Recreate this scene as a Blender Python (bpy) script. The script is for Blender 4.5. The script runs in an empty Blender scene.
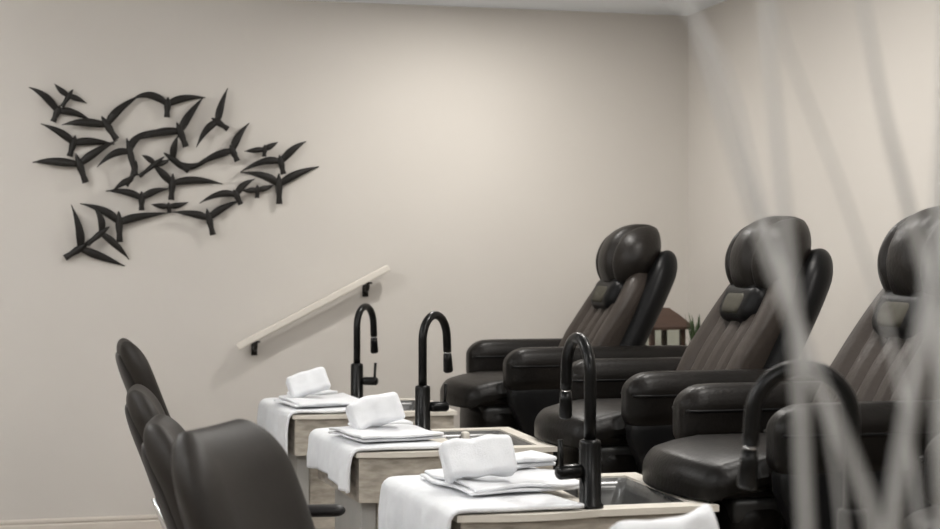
import bpy, bmesh, math, random
from mathutils import Vector, Matrix, noise
random.seed(7)
scene = bpy.context.scene
COL = scene.collection
PI = math.pi
R = math.radians

# ------------------------------------------------------------------ materials
def new_mat(name):
    m = bpy.data.materials.new(name); m.use_nodes = True
    nt = m.node_tree
    return m, nt, nt.nodes['Principled BSDF']

def noise_mat(name, c1, c2, scale=8, rough=.5, bump=0., bump_scale=60, metal=0., stretch=(1, 1, 1), spec=.5, detail=4, coat=0., rough_var=0., sheen=0.):
    m, nt, b = new_mat(name)
    tc = nt.nodes.new('ShaderNodeTexCoord'); mp = nt.nodes.new('ShaderNodeMapping')
    mp.inputs['Scale'].default_value = stretch
    nt.links.new(tc.outputs['Object'], mp.inputs['Vector'])
    n = nt.nodes.new('ShaderNodeTexNoise'); n.inputs['Scale'].default_value = scale; n.inputs['Detail'].default_value = detail
    nt.links.new(mp.outputs['Vector'], n.inputs['Vector'])
    r = nt.nodes.new('ShaderNodeValToRGB')
    r.color_ramp.elements[0].position = .3; r.color_ramp.elements[1].position = .7
    r.color_ramp.elements[0].color = (*c1, 1); r.color_ramp.elements[1].color = (*c2, 1)
    nt.links.new(n.outputs['Fac'], r.inputs['Fac']); nt.links.new(r.outputs['Color'], b.inputs['Base Color'])
    b.inputs['Roughness'].default_value = rough; b.inputs['Metallic'].default_value = metal
    b.inputs['Specular IOR Level'].default_value = spec
    b.inputs['Coat Weight'].default_value = coat; b.inputs['Sheen Weight'].default_value = sheen
    if rough_var:
        mr = nt.nodes.new('ShaderNodeMapRange')
        mr.inputs['To Min'].default_value = rough - rough_var; mr.inputs['To Max'].default_value = rough + rough_var
        nt.links.new(n.outputs['Fac'], mr.inputs['Value']); nt.links.new(mr.outputs['Result'], b.inputs['Roughness'])
    if bump:
        n2 = nt.nodes.new('ShaderNodeTexNoise'); n2.inputs['Scale'].default_value = bump_scale; n2.inputs['Detail'].default_value = 3
        nt.links.new(tc.outputs['Object'], n2.inputs['Vector'])
        bp = nt.nodes.new('ShaderNodeBump'); bp.inputs['Strength'].default_value = bump; bp.inputs['Distance'].default_value = .01
        nt.links.new(n2.outputs['Fac'], bp.inputs['Height']); nt.links.new(bp.outputs['Normal'], b.inputs['Normal'])
    return m

M = {}
M['wall'] = noise_mat('wall_paint', (.545, .515, .475), (.565, .535, .495), 1.5, .75, .04, 220)
M['ceiling'] = noise_mat('ceiling_paint', (.84, .89, .94), (.87, .92, .97), 2, .8)
M['trim'] = noise_mat('trim_paint', (.56, .51, .45), (.58, .53, .47), 3, .45)
M['rail'] = noise_mat('rail_paint', (.62, .58, .52), (.66, .62, .56), 6, .4)
M['floor'] = noise_mat('floor_planks', (.34, .31, .28), (.42, .385, .35), 3, .45, stretch=(1, 9, 1))
M['platform'] = noise_mat('platform_boards', (.3, .25, .2), (.38, .32, .26), 3, .5, stretch=(9, 1, 1))
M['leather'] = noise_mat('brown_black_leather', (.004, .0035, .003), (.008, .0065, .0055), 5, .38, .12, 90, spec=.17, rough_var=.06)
M['leather_lit'] = noise_mat('lit_leather', (.026, .021, .0175), (.042, .034, .029), 5, .44, .14, 80, spec=.2, rough_var=.06)  # dark chair leather, light on the back cushions painted in as brown
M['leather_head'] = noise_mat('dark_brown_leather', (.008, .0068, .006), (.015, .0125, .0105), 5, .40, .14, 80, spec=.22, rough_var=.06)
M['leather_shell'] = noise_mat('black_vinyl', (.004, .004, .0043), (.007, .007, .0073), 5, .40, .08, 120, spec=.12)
M['stool'] = noise_mat('black_stool_vinyl', (.009, .008, .008), (.014, .013, .013), 6, .40, .06, 140, spec=.22)
M['stool_lit'] = noise_mat('lit_stool_vinyl', (.018, .0155, .0135), (.025, .0215, .0185), 6, .5, .06, 140, spec=.2)  # black vinyl, light falling on the backrests painted in as grey-brown
M['insert'] = noise_mat('olive_fabric', (.026, .023, .014), (.036, .032, .02), 40, .8)
M['patch'] = noise_mat('brown_stitching', (.12, .07, .05), (.15, .09, .07), 40, .5)
M['plastic'] = noise_mat('black_plastic', (.012, .012, .012), (.016, .016, .016), 6, .4)
M['faucet'] = noise_mat('black_faucet', (.003, .003, .003), (.005, .005, .005), 6, .28, spec=.2)
M['chrome'] = noise_mat('chrome', (.75, .75, .76), (.8, .8, .8), 4, .15, metal=1)
M['stone'] = noise_mat('travertine_panel', (.25, .225, .185), (.50, .455, .39), 9, .55, .05, 60, stretch=(1.5, 1.5, 5), detail=8)
M['rim'] = noise_mat('pale_rim', (.62, .58, .51), (.70, .66, .59), 6, .4, stretch=(1, 5, 5))
M['post'] = noise_mat('grey_post', (.30, .30, .28), (.36, .35, .33), 6, .45)
M['bowl'] = noise_mat('grey_sink', (.05, .05, .049), (.085, .085, .082), 14, .25)
M['towel'] = noise_mat('white_terry', (.745, .76, .785), (.80, .815, .84), 30, .95, .3, 300, sheen=.3)
M['tool'] = noise_mat('grey_tool', (.22, .22, .22), (.28, .28, .28), 20, .4)
M['bird'] = noise_mat('dark_bronze', (.008, .007, .006), (.016, .014, .012), 14, .5, .1, 80, spec=.25)
M['wood'] = noise_mat('dark_wood', (.05, .028, .02), (.09, .05, .035), 5, .4, stretch=(1, 1, 6))
M['stem'] = noise_mat('whitewashed_stem', (.36, .355, .34), (.46, .455, .44), 20, .7, stretch=(1, 1, .1))
M['leaf'] = noise_mat('leaf_green', (.03, .05, .02), (.06, .10, .035), 10, .5)
M['pot'] = noise_mat('stone_pot', (.25, .23, .2), (.32, .3, .27), 12, .6)
M['vase'] = noise_mat('grey_vase', (.22, .22, .22), (.30, .30, .30), 8, .4)
M['candle'] = noise_mat('ivory_candle', (.70, .64, .50), (.76, .70, .57), 6, .5)
def glass_mat():
    m, nt, b = new_mat('clear_glass')
    b.inputs['Base Color'].default_value = (.85, .88, .84, 1)
    b.inputs['Roughness'].default_value = .05; b.inputs['Transmission Weight'].default_value = 1; b.inputs['IOR'].default_value = 1.1
    return m
M['glass'] = glass_mat()
def lamp_mat():
    m, nt, b = new_mat('lamp_lens')
    b.inputs['Emission Color'].default_value = (1, .93, .84, 1); b.inputs['Emission Strength'].default_value = 8
    return m
M['lens'] = lamp_mat()
M['globe'] = lamp_mat(); M['globe'].name = 'fill_globe'  # glow of the added fill globes
M['globe'].node_tree.nodes['Principled BSDF'].inputs['Emission Strength'].default_value = 46
M['globe'].node_tree.nodes['Principled BSDF'].inputs['Emission Color'].default_value = (1, .975, .945, 1)

# ------------------------------------------------------------------ object helpers
def obj(name, bm, mat, parent=None, smooth=True, loc=None):
    me = bpy.data.meshes.new(name)
    bmesh.ops.recalc_face_normals(bm, faces=bm.faces[:])
    bm.to_mesh(me); bm.free()
    for m in (mat if isinstance(mat, (list, tuple)) else [mat]): me.materials.append(m)
    if smooth:
        for p in me.polygons: p.use_smooth = True
    o = bpy.data.objects.new(name, me); COL.objects.link(o)
    if parent: o.parent = parent
    if loc: o.location = loc
    return o

def tag(o, label, cat, group=None):
    o['label'] = label; o['category'] = cat
    if group: o['group'] = group
    return o

def thing(name, label, cat, loc=(0, 0, 0), rz=0, group=None):
    o = bpy.data.objects.new(name, None); COL.objects.link(o)
    o.empty_display_size = .1
    o.location = loc; o.rotation_euler = (0, 0, rz)
    return tag(o, label, cat, group)

def struct(name, bm, mat, smooth=False):
    o = obj(name, bm, mat, None, smooth); o['kind'] = 'structure'; return o

def copy_tree(o, parent=None):
    c = o.copy(); COL.objects.link(c)
    c.parent = parent
    for ch in list(o.children): copy_tree(ch, c)
    return c

# ------------------------------------------------------------------ mesh helpers
def bx(bm, x0, x1, y0, y1, z0, z1):
    v = [bm.verts.new((x, y, z)) for x in (x0, x1) for y in (y0, y1) for z in (z0, z1)]
    for f in ((0, 1, 3, 2), (4, 6, 7, 5), (0, 4, 5, 1), (2, 3, 7, 6), (0, 2, 6, 4), (1, 5, 7, 3)):
        bm.faces.new([v[i] for i in f])
    return v

def box_bm(*a, bevel=0., seg=2):
    bm = bmesh.new(); bx(bm, *a)
    if bevel:
        bmesh.ops.bevel(bm, geom=bm.edges[:], offset=bevel, segments=seg, profile=.5, affect='EDGES')
    return bm

def cushion(x0, x1, y0, y1, z0, z1, r=.04, n=14, deform=None, bm=None, flat=.55):
    """Rounded block: every corner swept with radius r (or one radius per axis); deform(co) -> co bends it."""
    bm = bm or bmesh.new()
    c = Vector(((x0 + x1) / 2, (y0 + y1) / 2, (z0 + z1) / 2))
    d = Vector(((x1 - x0) / 2, (y1 - y0) / 2, (z1 - z0) / 2))
    rr = Vector(r) if isinstance(r, (tuple, list)) else Vector((r, r, r))
    rr = Vector([min(rr[i], d[i] * .999) for i in range(3)])
    cache = {}
    def vert(t):
        k = tuple(round(a, 5) for a in t)
        if k in cache: return cache[k]
        q = [0, 0, 0]; e = [0, 0, 0]
        for i in range(3):
            q[i] = max(-1, min(1, t[i] / flat)) * (d[i] - rr[i])
            e[i] = math.copysign(math.tan(max(0, abs(t[i]) - flat) / (1 - flat) * PI / 4), t[i])
        nn = Vector(e).normalized()
        p = c + Vector([q[i] + rr[i] * nn[i] for i in range(3)])
        if deform: p = Vector(deform(p))
        cache[k] = bm.verts.new(p); return cache[k]
    for ax in range(3):
        a, b = (ax + 1) % 3, (ax + 2) % 3
        for s in (-1, 1):
            for i in range(n):
                for j in range(n):
                    vs = []
                    for di, dj in ((0, 0), (1, 0), (1, 1), (0, 1)):
                        t = [0, 0, 0]; t[ax] = s; t[a] = -1 + 2 * (i + di) / n; t[b] = -1 + 2 * (j + dj) / n
                        vs.append(vert(t))
                    try: bm.faces.new(vs)
                    except ValueError: pass
    return bm

def tube(bm, pts, rad, n=12, flatten=None, up=None):
    """Tube along pts with a radius (or list). flatten=k squashes the section along 'up'."""
    pts = [Vector(p) for p in pts]; N = len(pts)
    rad = rad if isinstance(rad, (list, tuple)) else [rad] * N
    rings = []; prev = None
    for i, p in enumerate(pts):
        t = (pts[min(i + 1, N - 1)] - pts[max(i - 1, 0)]).normalized()
        if up is not None: a = t.cross(Vector(up)).normalized()
        elif prev is None:
            a = t.cross(Vector((0, 0, 1)))
            if a.length < .05: a = t.cross(Vector((1, 0, 0)))
            a.normalize()
        else: a = (prev - t * prev.dot(t)).normalized()
        prev = a; b = t.cross(a)
        k = flatten if flatten else 1
        rings.append([bm.verts.new(p + (a * math.cos(2 * PI * j / n) + b * k * math.sin(2 * PI * j / n)) * rad[i]) for j in range(n)])
    for i in range(N - 1):
        for j in range(n):
            bm.faces.new((rings[i][j], rings[i][(j + 1) % n], rings[i + 1][(j + 1) % n], rings[i + 1][j]))
    bm.faces.new(rings[0][::-1]); bm.faces.new(rings[-1])
    return bm

def lathe(bm, prof, n=24, c=(0, 0, 0)):
    c = Vector(c); rings = []
    for r, z in prof:
        rings.append([bm.verts.new(c + Vector((max(r, 1e-4) * math.cos(2 * PI * j / n), max(r, 1e-4) * math.sin(2 * PI * j / n), z))) for j in range(n)])
    for i in range(len(prof) - 1):
        for j in range(n):
            bm.faces.new((rings[i][j], rings[i][(j + 1) % n], rings[i + 1][(j + 1) % n], rings[i + 1][j]))
    bm.faces.new(rings[0][::-1]); bm.faces.new(rings[-1])
    return bm

def bez(p0, mid, p1, n):
    p0, mid, p1 = Vector(p0), Vector(mid), Vector(p1)
    ct = mid * 2 - (p0 + p1) * .5
    return [p0 * (1 - t) ** 2 + ct * 2 * t * (1 - t) + p1 * t * t for t in [i / n for i in range(n + 1)]]

def prism(bm, poly, z0, z1):
    a = [bm.verts.new((x, y, z0)) for x, y in poly]; b = [bm.verts.new((x, y, z1)) for x, y in poly]
    n = len(poly)
    bm.faces.new(a[::-1]); bm.faces.new(b)
    for i in range(n): bm.faces.new((a[i], a[(i + 1) % n], b[(i + 1) % n], b[i]))
    return bm
def gauss(x, s): return math.exp(-(x / s) ** 2)

# ------------------------------------------------------------------ room
DY, RX, CZ = 7.53, 3.01, 2.585
LX, NY = -4.2, -2.6
PZ, PX = .34, 1.60                                  # raised platform the massage chairs stand on
struct('floor', box_bm(LX, RX + .12, NY, DY + .12, -.1, 0), M['floor'])
struct('ceiling', box_bm(LX, RX + .12, NY, DY + .12, CZ, CZ + .1), M['ceiling'])
struct('wall_back', box_bm(LX, RX + .12, DY, DY + .12, 0, CZ), M['wall'])
struct('wall_right', box_bm(RX, RX + .12, NY, DY, 0, CZ), M['wall'])
struct('wall_left', box_bm(LX - .12, LX, NY, DY + .12, 0, CZ), M['wall'])
struct('wall_front', box_bm(LX - .12, RX + .12, NY - .12, NY, 0, CZ), M['wall'])
bm = bmesh.new()
prof = [(0, 0), (-.014, 0), (-.014, .078), (-.010, .086), (-.016, .092), (-.016, .102), (-.010, .108), (0, .108)]
a = [bm.verts.new((LX, DY + y, z)) for y, z in prof]; b = [bm.verts.new((.88, DY + y, z)) for y, z in prof]
for i in range(len(prof)): bm.faces.new((a[i], a[(i + 1) % len(prof)], b[(i + 1) % len(prof)], b[i]))
bm.faces.new(a); bm.faces.new(b[::-1])
struct('baseboard_back', bm, M['trim'])
struct('platform', box_bm(PX, RX, NY, DY, 0, PZ, bevel=.006), M['platform'])
struct('step', box_bm(PX - .36, PX, 7.0, DY, 0, PZ / 2, bevel=.006), M['platform'])

# sloping handrail on the back wall
p0, p1 = Vector((.683, DY - .075, .905)), Vector((1.418, DY - .075, 1.283))
hr = thing('handrail', 'pale flat board handrail sloping up along the back wall', 'handrail', (p0.x, DY, p0.z))
L = (p1 - p0).length; ang = math.atan2(p1.z - p0.z, p1.x - p0.x)
bm = box_bm(0, L, -.095, -.055, -.016, .016, bevel=.005)
rot = Matrix.Rotation(-ang, 4, 'Y')
bmesh.ops.transform(bm, matrix=rot, verts=bm.verts[:])
obj('rail_board', bm, M['rail'], hr, False)
for t in (.12, .86):
    q = Vector((L * t * math.cos(ang), 0, L * t * math.sin(ang)))
    bm = bmesh.new()
    tube(bm, [q + Vector((0, -.001, -.055)), q + Vector((0, -.045, -.06)), q + Vector((0, -.072, -.045)), q + Vector((0, -.075, -.019))], [.010, .010, .010, .010], 10)
    bx(bm, q.x - .014, q.x + .014, -.008, 0, q.z - .09, q.z - .03)
    bx(bm, q.x - .02, q.x + .02, -.085, -.065, q.z - .026, q.z - .018)
    obj('rail_bracket', bm, M['bird'], hr)['label'] = 'dark metal wall bracket'

# ------------------------------------------------------------------ flock of birds on the back wall
BIRDS = [  # wing joint, tail, wing tip, mid wing, other wing tip, its mid: metres along the wall and above the floor
    ((-0.148, 2.015), (-0.168, 1.967), (-0.276, 2.123), (-0.204, 2.083), (0.012, 1.971), (-0.077, 2.013)),
    ((-0.096, 2.088), (-0.127, 2.037), (-0.161, 2.144), (-0.132, 2.113), (-0.016, 2.058), (-0.059, 2.077)),
    ((0.078, 1.954), (0.121, 1.887), (-0.127, 1.950), (-0.032, 1.963), (0.234, 2.101), (0.133, 2.028)),
    ((-0.076, 1.868), (-0.093, 1.806), (-0.222, 1.955), (-0.133, 1.915), (0.114, 1.867), (0.009, 1.879)),
    ((-0.048, 1.768), (-0.019, 1.683), (-0.260, 1.775), (-0.163, 1.780), (0.128, 1.888), (0.027, 1.828)),
    ((0.183, 1.828), (0.209, 1.717), (0.032, 1.755), (0.110, 1.820), (0.299, 1.939), (0.211, 1.892)),
    ((0.358, 2.059), (0.355, 1.999), (0.188, 2.076), (0.276, 2.100), (0.538, 2.099), (0.435, 2.092)),
    ((0.416, 1.931), (0.444, 1.859), (0.202, 1.883), (0.313, 1.923), (0.529, 2.101), (0.458, 2.009)),
    ((0.592, 1.978), (0.641, 1.946), (0.491, 1.856), (0.540, 1.941), (0.641, 2.144), (0.607, 2.053)),
    ((0.384, 1.798), (0.458, 1.744), (0.406, 1.910), (0.388, 1.858), (0.571, 1.813), (0.463, 1.766)),
    ((0.664, 1.843), (0.687, 1.795), (0.472, 1.761), (0.581, 1.818), (0.745, 1.980), (0.690, 1.911)),
    ((0.299, 1.775), (0.226, 1.715), (0.237, 1.815), (0.267, 1.799), (0.369, 1.800), (0.336, 1.781)),
    ((0.380, 1.684), (0.375, 1.606), (0.281, 1.780), (0.332, 1.733), (0.620, 1.685), (0.491, 1.702)),
    ((0.237, 1.612), (0.237, 1.555), (0.072, 1.645), (0.165, 1.641), (0.369, 1.660), (0.295, 1.645)),
    ((0.188, 1.705), (0.165, 1.670), (0.105, 1.648), (0.147, 1.679), (0.211, 1.793), (0.207, 1.751)),
    ((0.364, 1.576), (0.367, 1.544), (0.281, 1.584), (0.322, 1.577), (0.456, 1.597), (0.411, 1.582)),
    ((0.133, 1.496), (0.136, 1.405), (-0.046, 1.585), (0.064, 1.551), (0.369, 1.546), (0.220, 1.524)),
    ((0.050, 1.446), (-0.014, 1.393), (0.014, 1.569), (0.050, 1.513), (0.179, 1.323), (0.119, 1.391)),
    ((-0.046, 1.375), (-0.114, 1.330), (-0.085, 1.579), (-0.048, 1.461), (0.160, 1.292), (0.050, 1.337)),
    ((0.552, 1.519), (0.571, 1.440), (0.378, 1.549), (0.477, 1.540), (0.709, 1.609), (0.614, 1.567)),
    ((0.680, 1.631), (0.702, 1.587), (0.505, 1.590), (0.600, 1.634), (0.771, 1.710), (0.714, 1.678)),
    ((0.887, 1.683), (0.889, 1.591), (0.701, 1.740), (0.814, 1.725), (1.086, 1.776), (0.974, 1.737)),
    ((0.895, 1.792), (0.908, 1.734), (0.701, 1.743), (0.814, 1.795), (1.020, 1.896), (0.954, 1.855)),
    ((0.815, 1.853), (0.814, 1.817), (0.718, 1.841), (0.766, 1.846), (0.882, 1.890), (0.848, 1.870)),
    ((0.783, 1.659), (0.783, 1.619), (0.707, 1.653), (0.742, 1.654), (0.867, 1.685), (0.824, 1.667)),
]
art = thing('bird_wall_sculpture', 'dark metal flock of flying birds wall sculpture on the beige back wall', 'wall art', (.4, DY, 1.7))
def wing(bm, c, mid, tip, yc, yt, w):
    n = 12
    c3, m3, t3 = Vector((c[0], yc, c[1])), Vector((mid[0], (yc + yt) / 2 - .008, mid[1])), Vector((tip[0], yt, tip[1]))
    pts = bez(c3, m3, t3, n)
    rad = []
    for i in range(n + 1):
        t = i / n
        rad.append(w * (.62 + .5 * math.sin(min(1, t * 2.2) * PI / 2)) * max(.10, (1 - t ** 2.4)) * .95)
    tube(bm, pts, rad, 8, flatten=.38, up=(0, -1, 0))
O = Vector((.4, 0, 1.7))
for i, B in enumerate(BIRDS):
    B = [(p[0] - O.x, p[1] - O.z) for p in B]
    c, tail, tl, ml, tr, mr = B
    span = math.dist(tl, c) + math.dist(tr, c)
    w = max(.0105, min(.021, .011 + span * .024))
    yc = -.028 - .014 * ((i * 7) % 3)
    bm = bmesh.new()
    wing(bm, c, ml, tl, yc, yc - .010 + .012 * ((i * 5) % 3 - 1), w)
    wing(bm, c, mr, tr, yc, yc + .008 - .012 * ((i * 3) % 3 - 1), w)
    C3, T3 = Vector((c[0], yc - .004, c[1])), Vector((tail[0], yc, tail[1]))
    hd = C3 + (C3 - T3) * .6
    pts = [hd + (T3 - hd) * t for t in (0, .12, .3, .5, .75, .92, 1)]
    tube(bm, pts, [w * k for k in (.12, .42, .78, .85, .62, .72, .75)], 10, flatten=.6, up=(0, -1, 0))
    tube(bm, [Vector((c[0], yc, c[1])), Vector((c[0], -.0005, c[1]))], .003, 6)     # standoff pin
    obj('bird', bm, M['bird'], art)

# ------------------------------------------------------------------ pedicure massage chairs (face -x, stand on the platform)
STN = [6.50, 5.10, 3.95, 2.72]                      # chair centres along the room, from the back wall
LEAN = R(27)
def back_frame(p):                                  # backrest's own frame -> chair frame
    x, y, z = p
    return (.115 + x * math.cos(LEAN) + z * math.sin(LEAN), y, .375 + z * math.cos(LEAN) - x * math.sin(LEAN))

def make_chair():
    t = thing('pedicure_chair', '', 'chair')
    # pedestal
    bm = box_bm(-.36, .36, -.24, .24, 0, .05, bevel=.012); bx(bm, -.30, .32, -.20, .20, .05, .33)
    obj('chair_base', bm, M['plastic'], t, False)
    # seat
    def seat_d(p):
        x, y, z = p
        u = (x + .26) / .36; v = y / .26
        puff = max(0, 1 - v * v) * .016 * (1 - gauss(x + .13, .02) * .8)
        if z > .43: z += puff
        if x < -.42: z -= .10 * ((-.42 - x) / .2) ** 2 * (.4 if z > .4 else -.0)
        if x < -.45: x += .06 * v * v                 # rounded front in plan
        return (x, y, z)
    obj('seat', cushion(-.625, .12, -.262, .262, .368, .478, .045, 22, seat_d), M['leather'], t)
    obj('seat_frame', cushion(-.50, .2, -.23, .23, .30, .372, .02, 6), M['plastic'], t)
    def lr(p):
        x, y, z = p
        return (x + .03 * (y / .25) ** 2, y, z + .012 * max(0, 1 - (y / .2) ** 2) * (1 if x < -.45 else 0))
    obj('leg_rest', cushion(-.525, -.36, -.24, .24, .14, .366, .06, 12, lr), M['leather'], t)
    # back shell, cushion with vertical channels
    def sh(p):
        x, y, z = p
        k = 1 - .22 * max(0, (z - .42) / .28) ** 2
        return back_frame((x - .03 * (y / .28) ** 2, y * k, z))
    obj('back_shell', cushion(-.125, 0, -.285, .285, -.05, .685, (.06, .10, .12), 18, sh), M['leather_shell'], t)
    def bc(p):
        x, y, z = p
        if x < -.15:
            g = sum(gauss(y - yy, .012) for yy in (-.15, -.05, .05, .15))
            x += .020 * g * min(1, max(0, (z - .03) / .05))
            x -= .018 * max(0, 1 - (y / .24) ** 2) * max(0, 1 - ((z - .12) / .2) ** 2)
        k = 1 - .30 * max(0, (z - .30) / .3) ** 2
        x -= .045 * max(0, 1 - max(0, z - .2) / .3) * (abs(y) / .25) ** 3 * (1 if x < -.12 else .3)
        return back_frame((x, y * k, z))
    obj('back_cushion', cushion(-.205, -.10, -.255, .255, -.02, .56, (.045, .06, .10), 36, bc, flat=.75), M['leather_lit'], t)
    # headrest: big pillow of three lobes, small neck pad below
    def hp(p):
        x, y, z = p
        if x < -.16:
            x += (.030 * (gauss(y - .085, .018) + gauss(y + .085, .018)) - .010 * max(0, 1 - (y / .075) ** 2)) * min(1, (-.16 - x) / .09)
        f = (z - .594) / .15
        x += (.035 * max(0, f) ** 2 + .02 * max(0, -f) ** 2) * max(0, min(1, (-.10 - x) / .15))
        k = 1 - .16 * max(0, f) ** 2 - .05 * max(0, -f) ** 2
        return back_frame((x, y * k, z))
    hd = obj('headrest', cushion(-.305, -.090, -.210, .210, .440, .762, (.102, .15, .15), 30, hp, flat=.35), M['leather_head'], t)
    def npd(p):
        x, y, z = p
        return back_frame((x, y * (1 - .14 * max(0, (.43 - z) / .1)), z))
    nk = obj('neck_pad', cushion(-.240, -.12, -.150, .150, .335, .485, (.045, .06, .05), 14, npd), M['leather_shell'], hd)
    obj('pad_insert', cushion(-.245, -.215, -.085, .085, .355, .435, (.012, .03, .03), 10, npd), M['insert'], nk)['label'] = 'olive fabric panel on the neck pad'
    # armrests
    for s in (-1, 1):
        y0 = s * .325
        def ap(p):
            x, y, z = p
            if z > .55: z += .008 * max(0, 1 - ((y - y0) / .08) ** 2)
            if x < -.3: z -= .012 * ((-.3 - x) / .15) ** 2
            return (x, y, z)
        a = obj('armrest', cushion(-.44, .42, y0 - .070, y0 + .070, .432, .612, (.085, .050, .060), 20, ap), M['leather'], t)
        def sp(p):
            x, y, z = p
            return (x + .16 * max(0, (.40 - z) / .35) * (1 if x < 0 else 0), y, z)
        obj('arm_panel', cushion(-.425, .36, y0 - .058, y0 + .058, .06, .48, (.07, .035, .05), 14, sp), M['leather_shell'], a)
        bm = bmesh.new()
        for zz in (.487,):
            loop = [(-.415 + .79 * k / 20, y0 - s * .0, zz) for k in range(1)]
        pts = []
        for k in range(41):
            an = 2 * PI * k / 40
            pts.append((-.01 + (.420 * (1 if math.cos(an) > 0 else 1)) * max(-1, min(1, math.cos(an) * 1.35)) * .985, y0 + .0705 * max(-1, min(1, math.sin(an) * 1.6)), .545))
        tube(bm, pts, .0045, 6)
        obj('arm_piping', bm, M['leather_shell'], a)
    return t

LAB = ['black leather pedicure chair farthest back, nearest the wall with the birds',
       'black leather pedicure chair in the middle, between two other massage chairs, lantern behind it',
       'black leather pedicure chair whose headrest is cut by the right edge behind blurred stems',
       'dark pedicure chair low in the right corner, mostly out of frame behind the blurred stems']
chair = make_chair()
for i, y in enumerate(STN):
    c = chair if i == 0 else copy_tree(chair)
    c.location = (2.10 + (0, .025, .01, .12)[i], y, PZ)
    tag(c, LAB[i], 'chair', 'pedicure chairs on the platform')

# ------------------------------------------------------------------ foot basins
BY = [6.22, 4.97, 3.70, 2.45]; BXX = [.752, .80, .835, .80]
TOP = .70
def make_basin():
    t = thing('pedicure_basin', '', 'basin')
    # top slab: table part with a bowed front and the rim round the sink
    def slab(grow, z0, z1, bm, cut=True):
        g = grow
        fr = [(.05 - g, -g)] + [(.05 + .37 * k / 10, -g - .028 * math.sin(PI * k / 10)) for k in range(1, 10)] + [(.42, -g)]
        prism(bm, fr + [(.42, .60 + g), (-g, .60 + g), (-g, .57)], z0, z1)
        bx(bm, .42, .73 + g, -g, .055, z0, z1); bx(bm, .42, .73 + g, .555, .60 + g, z0, z1); bx(bm, .69, .73 + g, .055, .555, z0, z1)
    bm = bmesh.new(); slab(.012, TOP - .017, TOP, bm)
    bmesh.ops.remove_doubles(bm, verts=bm.verts[:], dist=1e-5)
    obj('rim', bm, M['rim'], t, False)['label'] = 'pale smooth rim'
    bm = bmesh.new(); slab(0, .535, TOP - .017, bm)
    obj('apron', bm, M['stone'], t, False)
    # sink bowl: open box of real thickness with rounded well
    bm = bmesh.new()
    outer = [(.421, .056), (.689, .056), (.689, .554), (.421, .554)]
    def rr(x0, x1, y0, y1, r, z, n=5):
        pts = []
        for cx, cy, a0 in ((x1 - r, y1 - r, 0), (x0 + r, y1 - r, 90), (x0 + r, y0 + r, 180), (x1 - r, y0 + r, 270)):
            for k in range(n + 1):
                a = R(a0 + 90 * k / n); pts.append(bm.verts.new((cx + r * math.cos(a), cy + r * math.sin(a), z)))
        return pts
    rings = [rr(.421, .689, .056, .554, .012, .53), rr(.421, .689, .056, .554, .012, TOP - .006), rr(.428, .682, .063, .547, .018, TOP - .004),
             rr(.436, .674, .072, .538, .03, TOP - .04), rr(.450, .660, .088, .522, .05, .565), rr(.48, .63, .12, .49, .06, .552)]
    for a, b in zip(rings, rings[1:]):
        for k in range(len(a)): bm.faces.new((a[k], a[(k + 1) % len(a)], b[(k + 1) % len(b)], b[k]))
    bm.faces.new(rings[-1]); bm.faces.new(rings[0][::-1])
    bw = obj('sink_bowl', bm, M['bowl'], t); bw['label'] = 'dark grey sink bowl'
    bm = cushion(.535, .565, .515, .545, .57, TOP - .004, .008, 6)  # pale upright strip against the back inner wall
    obj('upright_strip', bm, M['rim'], bw)['label'] = 'pale upright strip inside the sink'
    bm = lathe(bmesh.new(), [(0, .5525), (.022, .5525), (.024, .556), (.016, .558), (0, .558)], 18, (.555, .3, 0))
    obj('drain', bm, M['chrome'], bw)
    # pedestal
    bm = box_bm(.115, .70, .035, .575, .06, .535, bevel=.006)
    obj('pedestal', bm, M['stone'], t, False)
    obj('corner_post', box_bm(.06, .114, .03, .58, .06, .535, bevel=.004), M['post'], t, False)['label'] = 'grey end panel'
    obj('plinth', box_bm(.08, .68, .06, .55, 0, .06), M['plastic'], t, False)
    return t

def make_faucet():
    t = thing('faucet', '', 'faucet')
    bm = lathe(bmesh.new(), [(.034, 0), (.034, .008), (.028, .012), (.0275, .165), (.0255, .172), (.018, .175), (0, .175)], 24)
    obj('faucet_body', bm, M['faucet'], t)
    pts = [(0, 0, .17), (0, 0, .25), (0, 0, .34)]
    rad = .09
    pts += [(0, rad - rad * math.cos(a), .34 + rad * math.sin(a)) for a in [PI * k / 16 for k in range(1, 17)]]
    pts += [(0, .182, .31), (0, .184, .288)]
    obj('spout', tube(bmesh.new(), pts, .0155, 14), M['faucet'], t)
    bm = tube(bmesh.new(), [(0, .1838, .287), (0, .1842, .281)], [.0125, .0125], 14)
    sr = obj('spout_collar', bm, M['chrome'], t); sr['label'] = 'thin bright ring on the spout'
    bm = tube(bmesh.new(), [(0, .1842, .281), (0, .186, .26), (0, .190, .215), (0, .191, .21)], [.015, .0165, .0185, .014], 14)
    obj('spray_head', bm, M['faucet'], t)
    h = obj('handle_stub', tube(bmesh.new(), [(.026, 0, .095), (.040, 0, .095), (.088, 0, .095), (.095, 0, .095)], [.017, .019, .019, .014], 14), M['faucet'], t)
    obj('lever', tube(bmesh.new(), [(.082, 0, .098), (.083, 0, .13), (.086, 0, .178)], [.0065, .0055, .0065], 10), M['faucet'], h)
    return t

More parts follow.
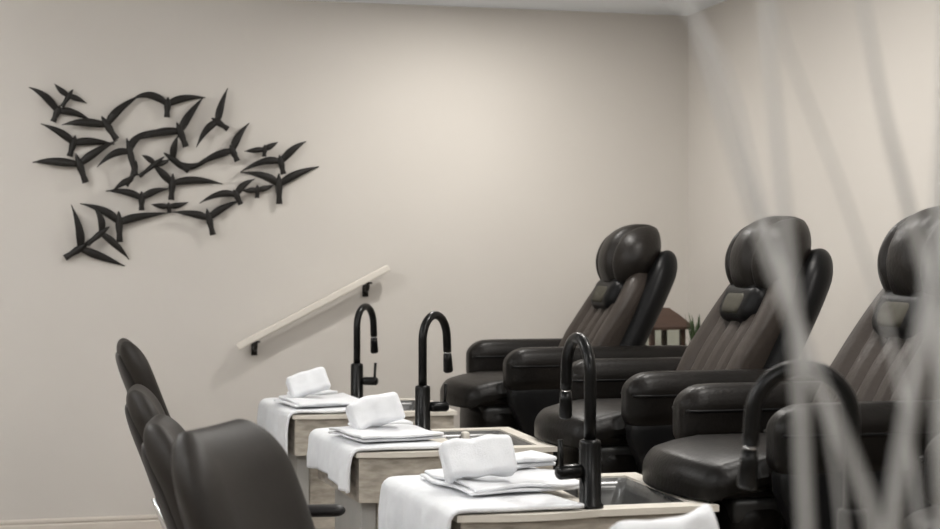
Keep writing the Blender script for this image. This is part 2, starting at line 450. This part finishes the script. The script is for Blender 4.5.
# ------------------------------------------------------------------ towels
def nz(x, y, z, k=1.): return noise.noise(Vector((x, y, z)) * k)
def drape_bm(seed, drop):
    """Terry towel lying over the table end and hanging down its side."""
    rnd = random.Random(seed); bm = bmesh.new()
    ns, nt = 44, 44; th = .010
    ph = [rnd.uniform(0, 6.28) for _ in range(4)]
    grid = []
    for i in range(ns + 1):
        row = []
        for j in range(nt + 1):
            v = j / nt; y = -.018 + .612 * v
            xe = .05 - .05 * max(0, min(1, y / .6))      # table end
            top_len = .26 + .07 * (1 - v) ** 1.5 - .015 * math.sin(5 * v + ph[0])
            hang = drop * (1 + .10 * math.sin(7 * v + ph[1]) + .12 * (1 - v))
            s = i / ns * (top_len + hang) - hang           # >0 on the table, <0 hanging
            rb = .022
            if s > rb: x, z = xe + s - .01, TOP + .004
            elif s > -rb * .57:
                a = (rb - s) / (rb * 1.57) * PI / 2
                x, z = xe + rb - rb * math.sin(a) - .01, TOP + .004 - rb + rb * math.cos(a)
            else: x, z = xe - .01, TOP + .004 - rb + (s + rb * .57)
            fold = (.5 + .5 * math.sin(26 * v + ph[2] + 2 * math.sin(3 * v))) * .012 + (.5 + .5 * math.sin(47 * v + ph[3])) * .005
            k = min(1, max(0, -s / .07)) 
            x -= fold * k + .015
            z += (.5 + .5 * nz(x * 9 + seed, y * 9, 0)) * .006 * min(1, max(0, s / .05))
            row.append((x, y, z))
        grid.append(row)
    def layer(off):
        out = []
        for i in range(ns + 1):
            r = []
            for j in range(nt + 1):
                a = Vector(grid[min(i + 1, ns)][j]) - Vector(grid[max(i - 1, 0)][j]); b = Vector(grid[i][min(j + 1, nt)]) - Vector(grid[i][max(j - 1, 0)])
                n = a.cross(b).normalized()
                r.append(bm.verts.new(Vector(grid[i][j]) + n * off))
            out.append(r)
        return out
    A, B = layer(0), layer(th)
    for i in range(ns):
        for j in range(nt):
            bm.faces.new((A[i][j], A[i + 1][j], A[i + 1][j + 1], A[i][j + 1])); bm.faces.new((B[i][j], B[i][j + 1], B[i + 1][j + 1], B[i + 1][j]))
    for i in range(ns):
        for j in (0, nt): bm.faces.new((A[i][j], A[i + 1][j], B[i + 1][j], B[i][j]))
    for j in range(nt):
        for i in (0, ns): bm.faces.new((A[i][j], A[i][j + 1], B[i][j + 1], B[i][j]))
    return bm

def folded_bm(w, d, layers, th, seed, slide=.012):
    """Flat folded towel: layered soft slabs, joined by a round fold at one end."""
    rnd = random.Random(seed); bm = bmesh.new()
    for k in range(layers):
        ox, oy = rnd.uniform(-slide, slide), rnd.uniform(-slide, slide)
        def df(p, k=k):
            x, y, z = p
            lift = .014 * (nz(x * 6 + seed, y * 6, k * .3) + .5) * (k + 1) / layers
            edge = max(0, abs(x) / (w / 2) - .6) ** 2 * .03 * (1 if x > 0 else .2)
            return (x + ox + .016 * nz(y * 8, k, seed), y + oy + .016 * nz(x * 8, seed, k), z + max(0, lift) - 0 * edge)
        cushion(-w / 2, w / 2, -d / 2, d / 2, k * th * .92, (k + 1) * th, (th * .5, th * .5, th * .5), 14, df, bm, flat=.8)
    pts = [(w / 2 * .985, 0, 0)]
    return bm

def bundle_bm(seed):
    """Plump folded wash towel standing on its long edge."""
    bm = bmesh.new()
    def df(p):
        x, y, z = p
        u, v = x / .11, z / .07
        y *= 1 + .12 * (1 - u * u) * (1 - v * v)
        g = gauss(y, .007) * max(0, (abs(x) - .085) / .02)
        x -= math.copysign(.010, x) * min(1, g)
        z += .012 * nz(x * 14, y * 10, seed) + .005 * math.sin(x * 22 + seed)
        y += .010 * nz(x * 16, z * 16, seed + 4)
        return (x, y, z)
    cushion(-.100, .100, -.036, .036, -.055, .055, (.014, .024, .018), 24, df, bm)
    return bm

STATION = ['farthest basin, nearest the handrail', 'second basin from the back wall', 'third basin from the back wall, largest in full view', 'front basin hidden below the frame']
basin = make_basin(); fct = make_faucet()
FP = [(.385, .50, R(-34)), (.365, .50, R(-42)), (.392, .03, R(2)), (.545, .12, R(74))]     # place on the basin, turn
DROPS = [.165, .105, .22, .14]
# bundle: x, y, tilt about y, lean about x, turn
BUN = [(.135, .25, -16, -20, 4), (.145, .25, -15, -19, 10), (.155, .25, -7, -20, 2), (.225, .22, -8, -20, 6)]
BLAB = ['pale stone foot basin farthest back, nearest the sloping handrail', 'pale stone foot basin second from the back wall, towels hanging over its left end',
        'pale stone foot basin with open grey sink at its right end beside the tallest faucet', 'front foot basin mostly below the frame, only its towel and faucet showing']
FLAB = ['black gooseneck faucet farthest back, in front of the sloping handrail', 'black gooseneck faucet seen against the wall just left of the farthest armrest',
        'tall black gooseneck faucet on the front rim of the open grey sink', 'big blurred black gooseneck faucet at lower right, behind the pale stems']
WH = ['the farthest basin, nearest the handrail', 'the second basin from the back wall', 'the basin with the open grey sink', 'the front basin at the bottom edge']
for i in range(4):
    x0, y0 = BXX[i], BY[i]
    b = basin if i == 0 else copy_tree(basin)
    b.location = (x0, y0, 0); b.scale = [(.965, 1, 1), (.965, 1, 1), (.975, 1, 1), (1, 1, 1)][i]; tag(b, BLAB[i], 'basin', 'pedicure foot basins')
    f = fct if i == 0 else copy_tree(fct)
    fx, fy, fr = FP[i]; f.location = (x0 + fx, y0 + fy, TOP); f.rotation_euler = (0, 0, fr); f.scale = (1, 1, (.965, .98, .985, 1)[i])
    tag(f, FLAB[i], 'faucet', 'black basin faucets')
    hs = [c for c in f.children if c.name.startswith('handle_stub')][0]
    hs.rotation_euler = (0, 0, [R(4), R(42), R(190), R(-100)][i])
    o = obj('draped_towel', drape_bm(i + 3, DROPS[i]), M['towel'], None, True, (x0 - (0, 0, .005, 0)[i], y0, 0))
    tag(o, 'white terry towel hanging over ' + WH[i], 'towel', 'draped white towels')
    zt = TOP + .0215
    fw, fd, fx, fy, fr = [(.29, .31, .18, .205, 10), (.30, .31, .175, .205, 12), (.32, .37, .235, .335, 9), (.30, .34, .2, .25, 9)][i]
    o = obj('folded_towel', folded_bm(fw, fd, 2, .009, i * 5 + 1), M['towel'], None, True, (x0 + fx, y0 + fy, zt))
    o.rotation_euler = (0, 0, R(fr))
    tag(o, 'white towel folded flat on ' + WH[i], 'towel', 'flat folded white towels')
    o = obj('hand_towel', folded_bm(.19, .14, 2, .012, i * 5 + 2, .006), M['towel'], None, True, (x0 + [.19, .21, .30, .25][i], y0 + [.49, .49, .42, .515][i], zt + [.001, .001, .034, .001][i]))
    o.rotation_euler = (0, 0, R([6, 10, 14, 5][i]))
    tag(o, 'small folded white towel behind the bundle on ' + WH[i], 'towel', 'small folded white towels')
    bx_, by_, ti, le, tu = BUN[i]
    o = obj('bundled_towel', bundle_bm(i + 1), M['towel'], None, True, (x0 + bx_, y0 + by_, TOP + (.104, .104, .105, .102)[i]))
    o.scale = [(.86, .9, .88), (.92, .95, .92), (.96, 1, .95), (1, 1, 1)][i]
    o.rotation_euler = (R(le), R(ti), R(tu))
    tag(o, 'plump white towel bundle on ' + WH[i], 'towel', 'plump white towel bundles')

# ------------------------------------------------------------------ technicians' stools (face +x)
def make_stool(arms):
    t = thing('technician_stool', '', 'stool')
    def sd(p):
        x, y, z = p
        if z > .5: z += .012 * max(0, 1 - (y / .2) ** 2) * max(0, 1 - (x / .22) ** 2)
        return (x, y, z)
    obj('seat', cushion(-.23, .18, -.22, .22, .44, .52, (.05, .06, .035), 14, sd), M['stool'], t)
    def bd(p):
        x, y, z = p                                   # upright slab, then curve, taper and lean
        f = (z - .28) / .26
        k = 1 - .26 * max(0, f) ** 3 - .12 * max(0, -f) ** 2
        y *= k
        x += .55 * y * y + .012 * math.sin(f * 2)
        a = R(26)
        return (-.20 + x * math.cos(a) - z * math.sin(a), y, .53 + z * math.cos(a) + x * math.sin(a))
    obj('backrest', cushion(-.050, .045, -.225, .225, .03, .505, (.045, .085, .13), 24, bd), M['stool_lit'], t)
    obj('back_shell', cushion(-.062, -.014, -.185, .185, .05, .465, (.022, .085, .12), 18, bd), M['stool'], t)
    if arms:
        for s in (-1, 1):
            bm = tube(bmesh.new(), [(-.08, s * .20, .445), (-.08, s * .25, .46), (-.085, s * .262, .52), (-.09, s * .262, .66), (-.09, s * .262, .695)], .011, 10)
            ar = obj('arm_post', bm, M['chrome'], t); ar['label'] = 'chrome arm post'
            obj('arm_pad', cushion(-.19, .10, s * .262 - .03, s * .262 + .03, .690, .724, (.03, .028, .016), 10), M['stool'], ar)
    bm = tube(bmesh.new(), [(-.05, 0, .425), (-.23, 0, .425), (-.272, 0, .45), (-.30, 0, .53), (-.335, 0, .62)], [.013, .013, .013, .013, .013], 10)
    obj('back_bar', bm, M['chrome'], t)['label'] = 'bright chrome bar behind the backrest'
    obj('mount_plate', box_bm(-.12, .12, -.10, .10, .418, .442, bevel=.004), M['plastic'], t, False)
    bm = lathe(bmesh.new(), [(.03, .07), (.03, .27), (.018, .27), (.018, .42), (0, .42)], 18)
    obj('gas_column', bm, M['chrome'], t)['label'] = 'chrome column'
    for k in range(5):
        a = 2 * PI * (k + .5) / 5; d = Vector((math.cos(a), math.sin(a), 0))
        bm = tube(bmesh.new(), [d * .02 + Vector((0, 0, .10)), d * .15 + Vector((0, 0, .09)), d * .24 + Vector((0, 0, .07))], [.022, .019, .014], 10)
        lg = obj('base_leg', bm, M['chrome'], t)
        bm = bmesh.new(); n = Vector((-d.y, d.x, 0)); c = d * .24 + Vector((0, 0, .027))
        tube(bm, [c - n * .02, c - n * .017, c + n * .017, c + n * .02], [.022, .027, .027, .022], 14)
        tube(bm, [c + Vector((0, 0, .02)), c + Vector((0, 0, .05))], .008, 8)
        obj('caster', bm, M['plastic'], lg)
    return t
SP = [(.535, 6.56, R(2), .00), (.545, 5.28, R(-3), -.095), (.56, 4.00, R(-6), -.075), (.585, 2.96, R(-30), .0)]
SL = ['black padded stool with the highest backrest, farthest back against the beige wall', 'black padded stool second from the back wall, its backrest overlapping the farthest stool',
      'black padded stool third from the back wall, mostly hidden by the nearest stool', 'black padded stool nearest the viewer, its wide lit backrest cut by the bottom edge']
stool = make_stool(True)
for i, (x, y, rz, dz) in enumerate(SP):
    s = make_stool(False) if i == 0 else stool if i == 1 else copy_tree(stool)
    s.location = (x, y, 0); s.rotation_euler = (0, 0, rz)
    tag(s, SL[i], 'stool', 'technician stools along the basins')
    for ch in s.children:                              # gas-lift height
        st = ch.name.split('.')[0]
        if st not in ('base_leg', 'gas_column'): ch.location.z = dz

# ------------------------------------------------------------------ lantern, plant and side table in the corner
tb = thing('side_table', 'low dark wooden side table in the corner behind the farthest chair', 'table', (2.70, 7.12, PZ))
obj('table_top', box_bm(-.22, .22, -.24, .24, .36, .39, bevel=.006), M['wood'], tb, False)
for sx in (-1, 1):
    for sy in (-1, 1): obj('leg', box_bm(sx * .19 - .018, sx * .19 + .018, sy * .21 - .018, sy * .21 + .018, 0, .36), M['wood'], tb, False)
ln = thing('lantern', 'dark wooden candle lantern with glass panes standing behind the farthest chair', 'lantern', (2.69, 7.12, PZ + .39), R(10))
obj('lantern_base', box_bm(-.10, .10, -.10, .10, 0, .03, bevel=.004), M['wood'], ln, False)
for sx in (-1, 1):
    for sy in (-1, 1): obj('lantern_post', box_bm(sx * .085 - .011, sx * .085 + .011, sy * .085 - .011, sy * .085 + .011, .03, .255), M['wood'], ln, False)
for k in range(4):
    bm = box_bm(-.074, .074, -.0875, -.0845, .03, .255); bmesh.ops.rotate(bm, cent=(0, 0, 0), matrix=Matrix.Rotation(k * PI / 2, 3, 'Z'), verts=bm.verts[:])
    obj('glass_pane', bm, M['glass'], ln, False)
bm = bmesh.new()
lv = []
for w, z in ((.128, .255), (.128, .268), (.112, .285), (.075, .325), (.045, .352), (.04, .358)):
    lv.append([bm.verts.new((sx * w, sy * w, z)) for sx, sy in ((-1, -1), (1, -1), (1, 1), (-1, 1))])
for a, b in zip(lv, lv[1:]):
    for k in range(4): bm.faces.new((a[k], a[(k + 1) % 4], b[(k + 1) % 4], b[k]))
bm.faces.new(lv[0][::-1]); bm.faces.new(lv[-1])
obj('lantern_roof', bm, M['wood'], ln, False)
bm = tube(bmesh.new(), [(.028 * math.cos(a), 0, .378 + .024 * math.sin(a)) for a in [2 * PI * k / 24 for k in range(25)]], .004, 8)
obj('hanging_ring', bm, M['bird'], ln)
cd = obj('candle', lathe(bmesh.new(), [(.036, 0), (.036, .12), (.030, .123), (0, .118)], 20), M['candle'], None, True, (2.69, 7.12, PZ + .4205))
tag(cd, 'thick ivory candle inside the dark wooden lantern', 'candle')
pl = thing('potted_plant', 'small spiky green plant beside the dark wooden lantern', 'plant', (2.83, 6.96, PZ + .39))
obj('pot', lathe(bmesh.new(), [(.035, 0), (.048, .08), (.050, .085), (.042, .085), (.040, .07), (0, .07)], 20), M['pot'], pl)
bm = bmesh.new(); rnd = random.Random(4)
for k in range(34):
    a = rnd.uniform(0, 2 * PI); l = rnd.uniform(.14, .27); sp = rnd.uniform(.02, .07)
    d = Vector((math.cos(a), math.sin(a), 0)); q = Vector((0, 0, .068)) + d * .012
    pts = [q, q + d * sp * .4 + Vector((0, 0, l * .55)), q + d * sp + Vector((0, 0, l))]
    p = bez(pts[0], pts[1], pts[2], 6)
    tube(bm, p, [.004, .007, .009, .009, .007, .004, .001], 6, flatten=.25, up=d)
obj('foliage', bm, M['leaf'], pl)

# ------------------------------------------------------------------ pale stems in a tall vase close to the viewer
VC = Vector((.455, .815, 0))
vz = tag(obj('floor_vase', lathe(bmesh.new(), [(.11, 0), (.125, .02), (.14, .35), (.13, .65), (.10, .92), (.085, 1.0), (.09, 1.04), (.082, 1.04), (.076, 1.0), (.09, .9), (.10, .6), (0, .5)], 32), M['vase'], None, True, tuple(VC)),
         'tall grey floor vase holding the pale stems, below the frame', 'vase')
STEMS = [  # points from the top down to the vase mouth
    ('pale blurred stem slanting from above the middle chair headrest down past the big faucet', [(.300, .800, 1.56), (.32, .797, 1.471), (.355, .788, 1.35), (.383, .781, 1.273), (.417, .770, 1.181), (.414, .770, 1.10)], .0034),
    ('pale blurred stem standing almost upright in front of the big faucet', [(.382, .833, 1.55), (.382, .833, 1.468), (.391, .831, 1.364), (.399, .829, 1.274), (.404, .828, 1.173), (.408, .826, 1.10)], .0034),
    ('pale blurred stem crossing the headrest of the rightmost chair', [(.452, .868, 1.55), (.46, .865, 1.488), (.473, .862, 1.417), (.486, .859, 1.366), (.503, .855, 1.286), (.512, .845, 1.10)], .0031),
    ('pale blurred stem leaning left at its foot, near the lower right corner', [(.461, .762, 1.56), (.457, .763, 1.471), (.453, .764, 1.362), (.441, .767, 1.274), (.432, .779, 1.181), (.440, .790, 1.10)], .0041),
    ('thin pale stem slanting down across the right wall into the rightmost chair', [(.420, .925, 1.53), (.435, .923, 1.471), (.475, .913, 1.362), (.500, .895, 1.258), (.505, .875, 1.155), (.503, .865, 1.10)], .0018),
    ('pale blurred stem running along the right edge of the picture', [(.452, .725, 1.56), (.449, .730, 1.463), (.444, .735, 1.36), (.441, .74, 1.277), (.444, .742, 1.19), (.462, .750, 1.10)], .0044),
    ('thin pale stem slanting across the ceiling corner towards the middle chair', [(.330, .945, 1.56), (.345, .945, 1.516), (.394, .933, 1.462), (.420, .922, 1.36), (.452, .895, 1.225), (.462, .885, 1.10)], .0018),
]
for lab, pts, r in STEMS:
    pts = [Vector(p) for p in pts]
    end = Vector((VC.x + (pts[-1].x - VC.x) * .3, VC.y + (pts[-1].y - VC.y) * .3, .56))
    m1 = pts[-1].lerp(Vector((VC.x, VC.y, pts[-1].z)), .25); m1.z = 1.04
    pts = pts + [m1, end]
    fine = []
    for i in range(len(pts) - 1):                      # Catmull-Rom
        a, b, c, d = pts[max(i - 1, 0)], pts[i], pts[i + 1], pts[min(i + 2, len(pts) - 1)]
        for k in range(5):
            t = k / 5
            fine.append(.5 * ((2 * b) + (c - a) * t + (2 * a - 5 * b + 4 * c - d) * t * t + (3 * b - a - 3 * c + d) * t ** 3))
    fine.append(pts[-1])
    n = len(fine)
    bm = tube(bmesh.new(), fine, [r * (.35 + .65 * min(1, k / (n * .45))) for k in range(n)], 10)
    tag(obj('dried_stem', bm, M['stem']), lab, 'stem', 'pale dried stems in the vase')

# ------------------------------------------------------------------ light
def downlight(x, y, power, lab, size=.11, col=(1, .965, .92), spread=180):
    t = thing('downlight', lab, 'ceiling light', (x, y, CZ), 0, 'recessed ceiling downlights')
    bm = lathe(bmesh.new(), [(.075, -.0005), (.075, -.006), (.066, -.010), (.058, -.006), (.058, -.0005)], 28)
    obj('trim_ring', bm, M['ceiling'], t)
    obj('lens', lathe(bmesh.new(), [(.056, -.0005), (.056, -.004), (0, -.004)], 24), M['lens'], t)
    l = bpy.data.lights.new('downlight_lamp', 'AREA'); l.shape = 'DISK'; l.size = size; l.energy = power; l.color = col; l.spread = R(spread)
    o = bpy.data.objects.new('downlight_lamp', l); COL.objects.link(o); o.location = (x, y, CZ - .02)
DL = [(1.75, 6.62, 17.5, 'recessed round downlight above the farthest pedicure chair'), (1.9, 5.2, 17.5, 'recessed round downlight above the middle pedicure chair'),
      (1.9, 3.9, 17.5, 'recessed round downlight above the third pedicure chair'), (1.9, 2.5, 17.5, 'recessed round downlight above the front pedicure chair'),
      (1.9, .6, 20, 'added unseen fill downlight right of the pale stems')]  # last one is an unseen downlight added to fill the room with light
for d in DL: downlight(d[0], d[1], d[2], d[3])

def globe(x, y, lab):  # globe lamps added out of view to brighten the upper wall and ceiling
    t = thing('added_globe', lab, 'ceiling light', (x, y, CZ), 0, 'added fill globes on short rods')
    obj('ceiling_rose', lathe(bmesh.new(), [(.06, -.0005), (.06, -.02), (.05, -.03), (0, -.03)], 24), M['ceiling'], t)
    obj('rod', tube(bmesh.new(), [(0, 0, -.029), (0, 0, -.105)], .008, 10), M['chrome'], t)
    obj('globe', lathe(bmesh.new(), [(.14 * math.sin(PI * k / 20), -.24 + .14 * math.cos(PI * k / 20)) for k in range(21)], 32), M['globe'], t)
for g in [(-1.0, 5.5, 'added unseen globe light left of the second technician stool'), (-1.0, 3.0, 'added unseen globe light left of the nearest technician stool'), (-3.0, 4.6, 'added unseen globe light by the left wall'),
          (-2.8, 1.4, 'added unseen globe light in the corner behind the viewer'), (-.2, .2, 'added unseen globe light above the viewer')]: globe(*g)

w = bpy.data.worlds.new('World'); scene.world = w; w.use_nodes = True
w.node_tree.nodes['Background'].inputs['Color'].default_value = (1, .985, .96, 1)
w.node_tree.nodes['Background'].inputs['Strength'].default_value = .3

# ------------------------------------------------------------------ camera
cam = bpy.data.cameras.new('Camera'); co = bpy.data.objects.new('Camera', cam); COL.objects.link(co)
co.location = (0, 0, 1.33)
co.rotation_euler = (R(90), 0, -math.atan2(380, 1550))
cam.sensor_width = 36; cam.lens = 36 * 1550 / 940
cam.shift_y = -(264.5 - 258) / 940
cam.clip_start = .05
cam.dof.use_dof = True; cam.dof.focus_distance = 4.9; cam.dof.aperture_fstop = 3.8
scene.camera = co
vs = scene.view_settings
vs.view_transform = 'Standard'; vs.look = 'None'; vs.exposure = .2; vs.gamma = 1; vs.use_curve_mapping = False
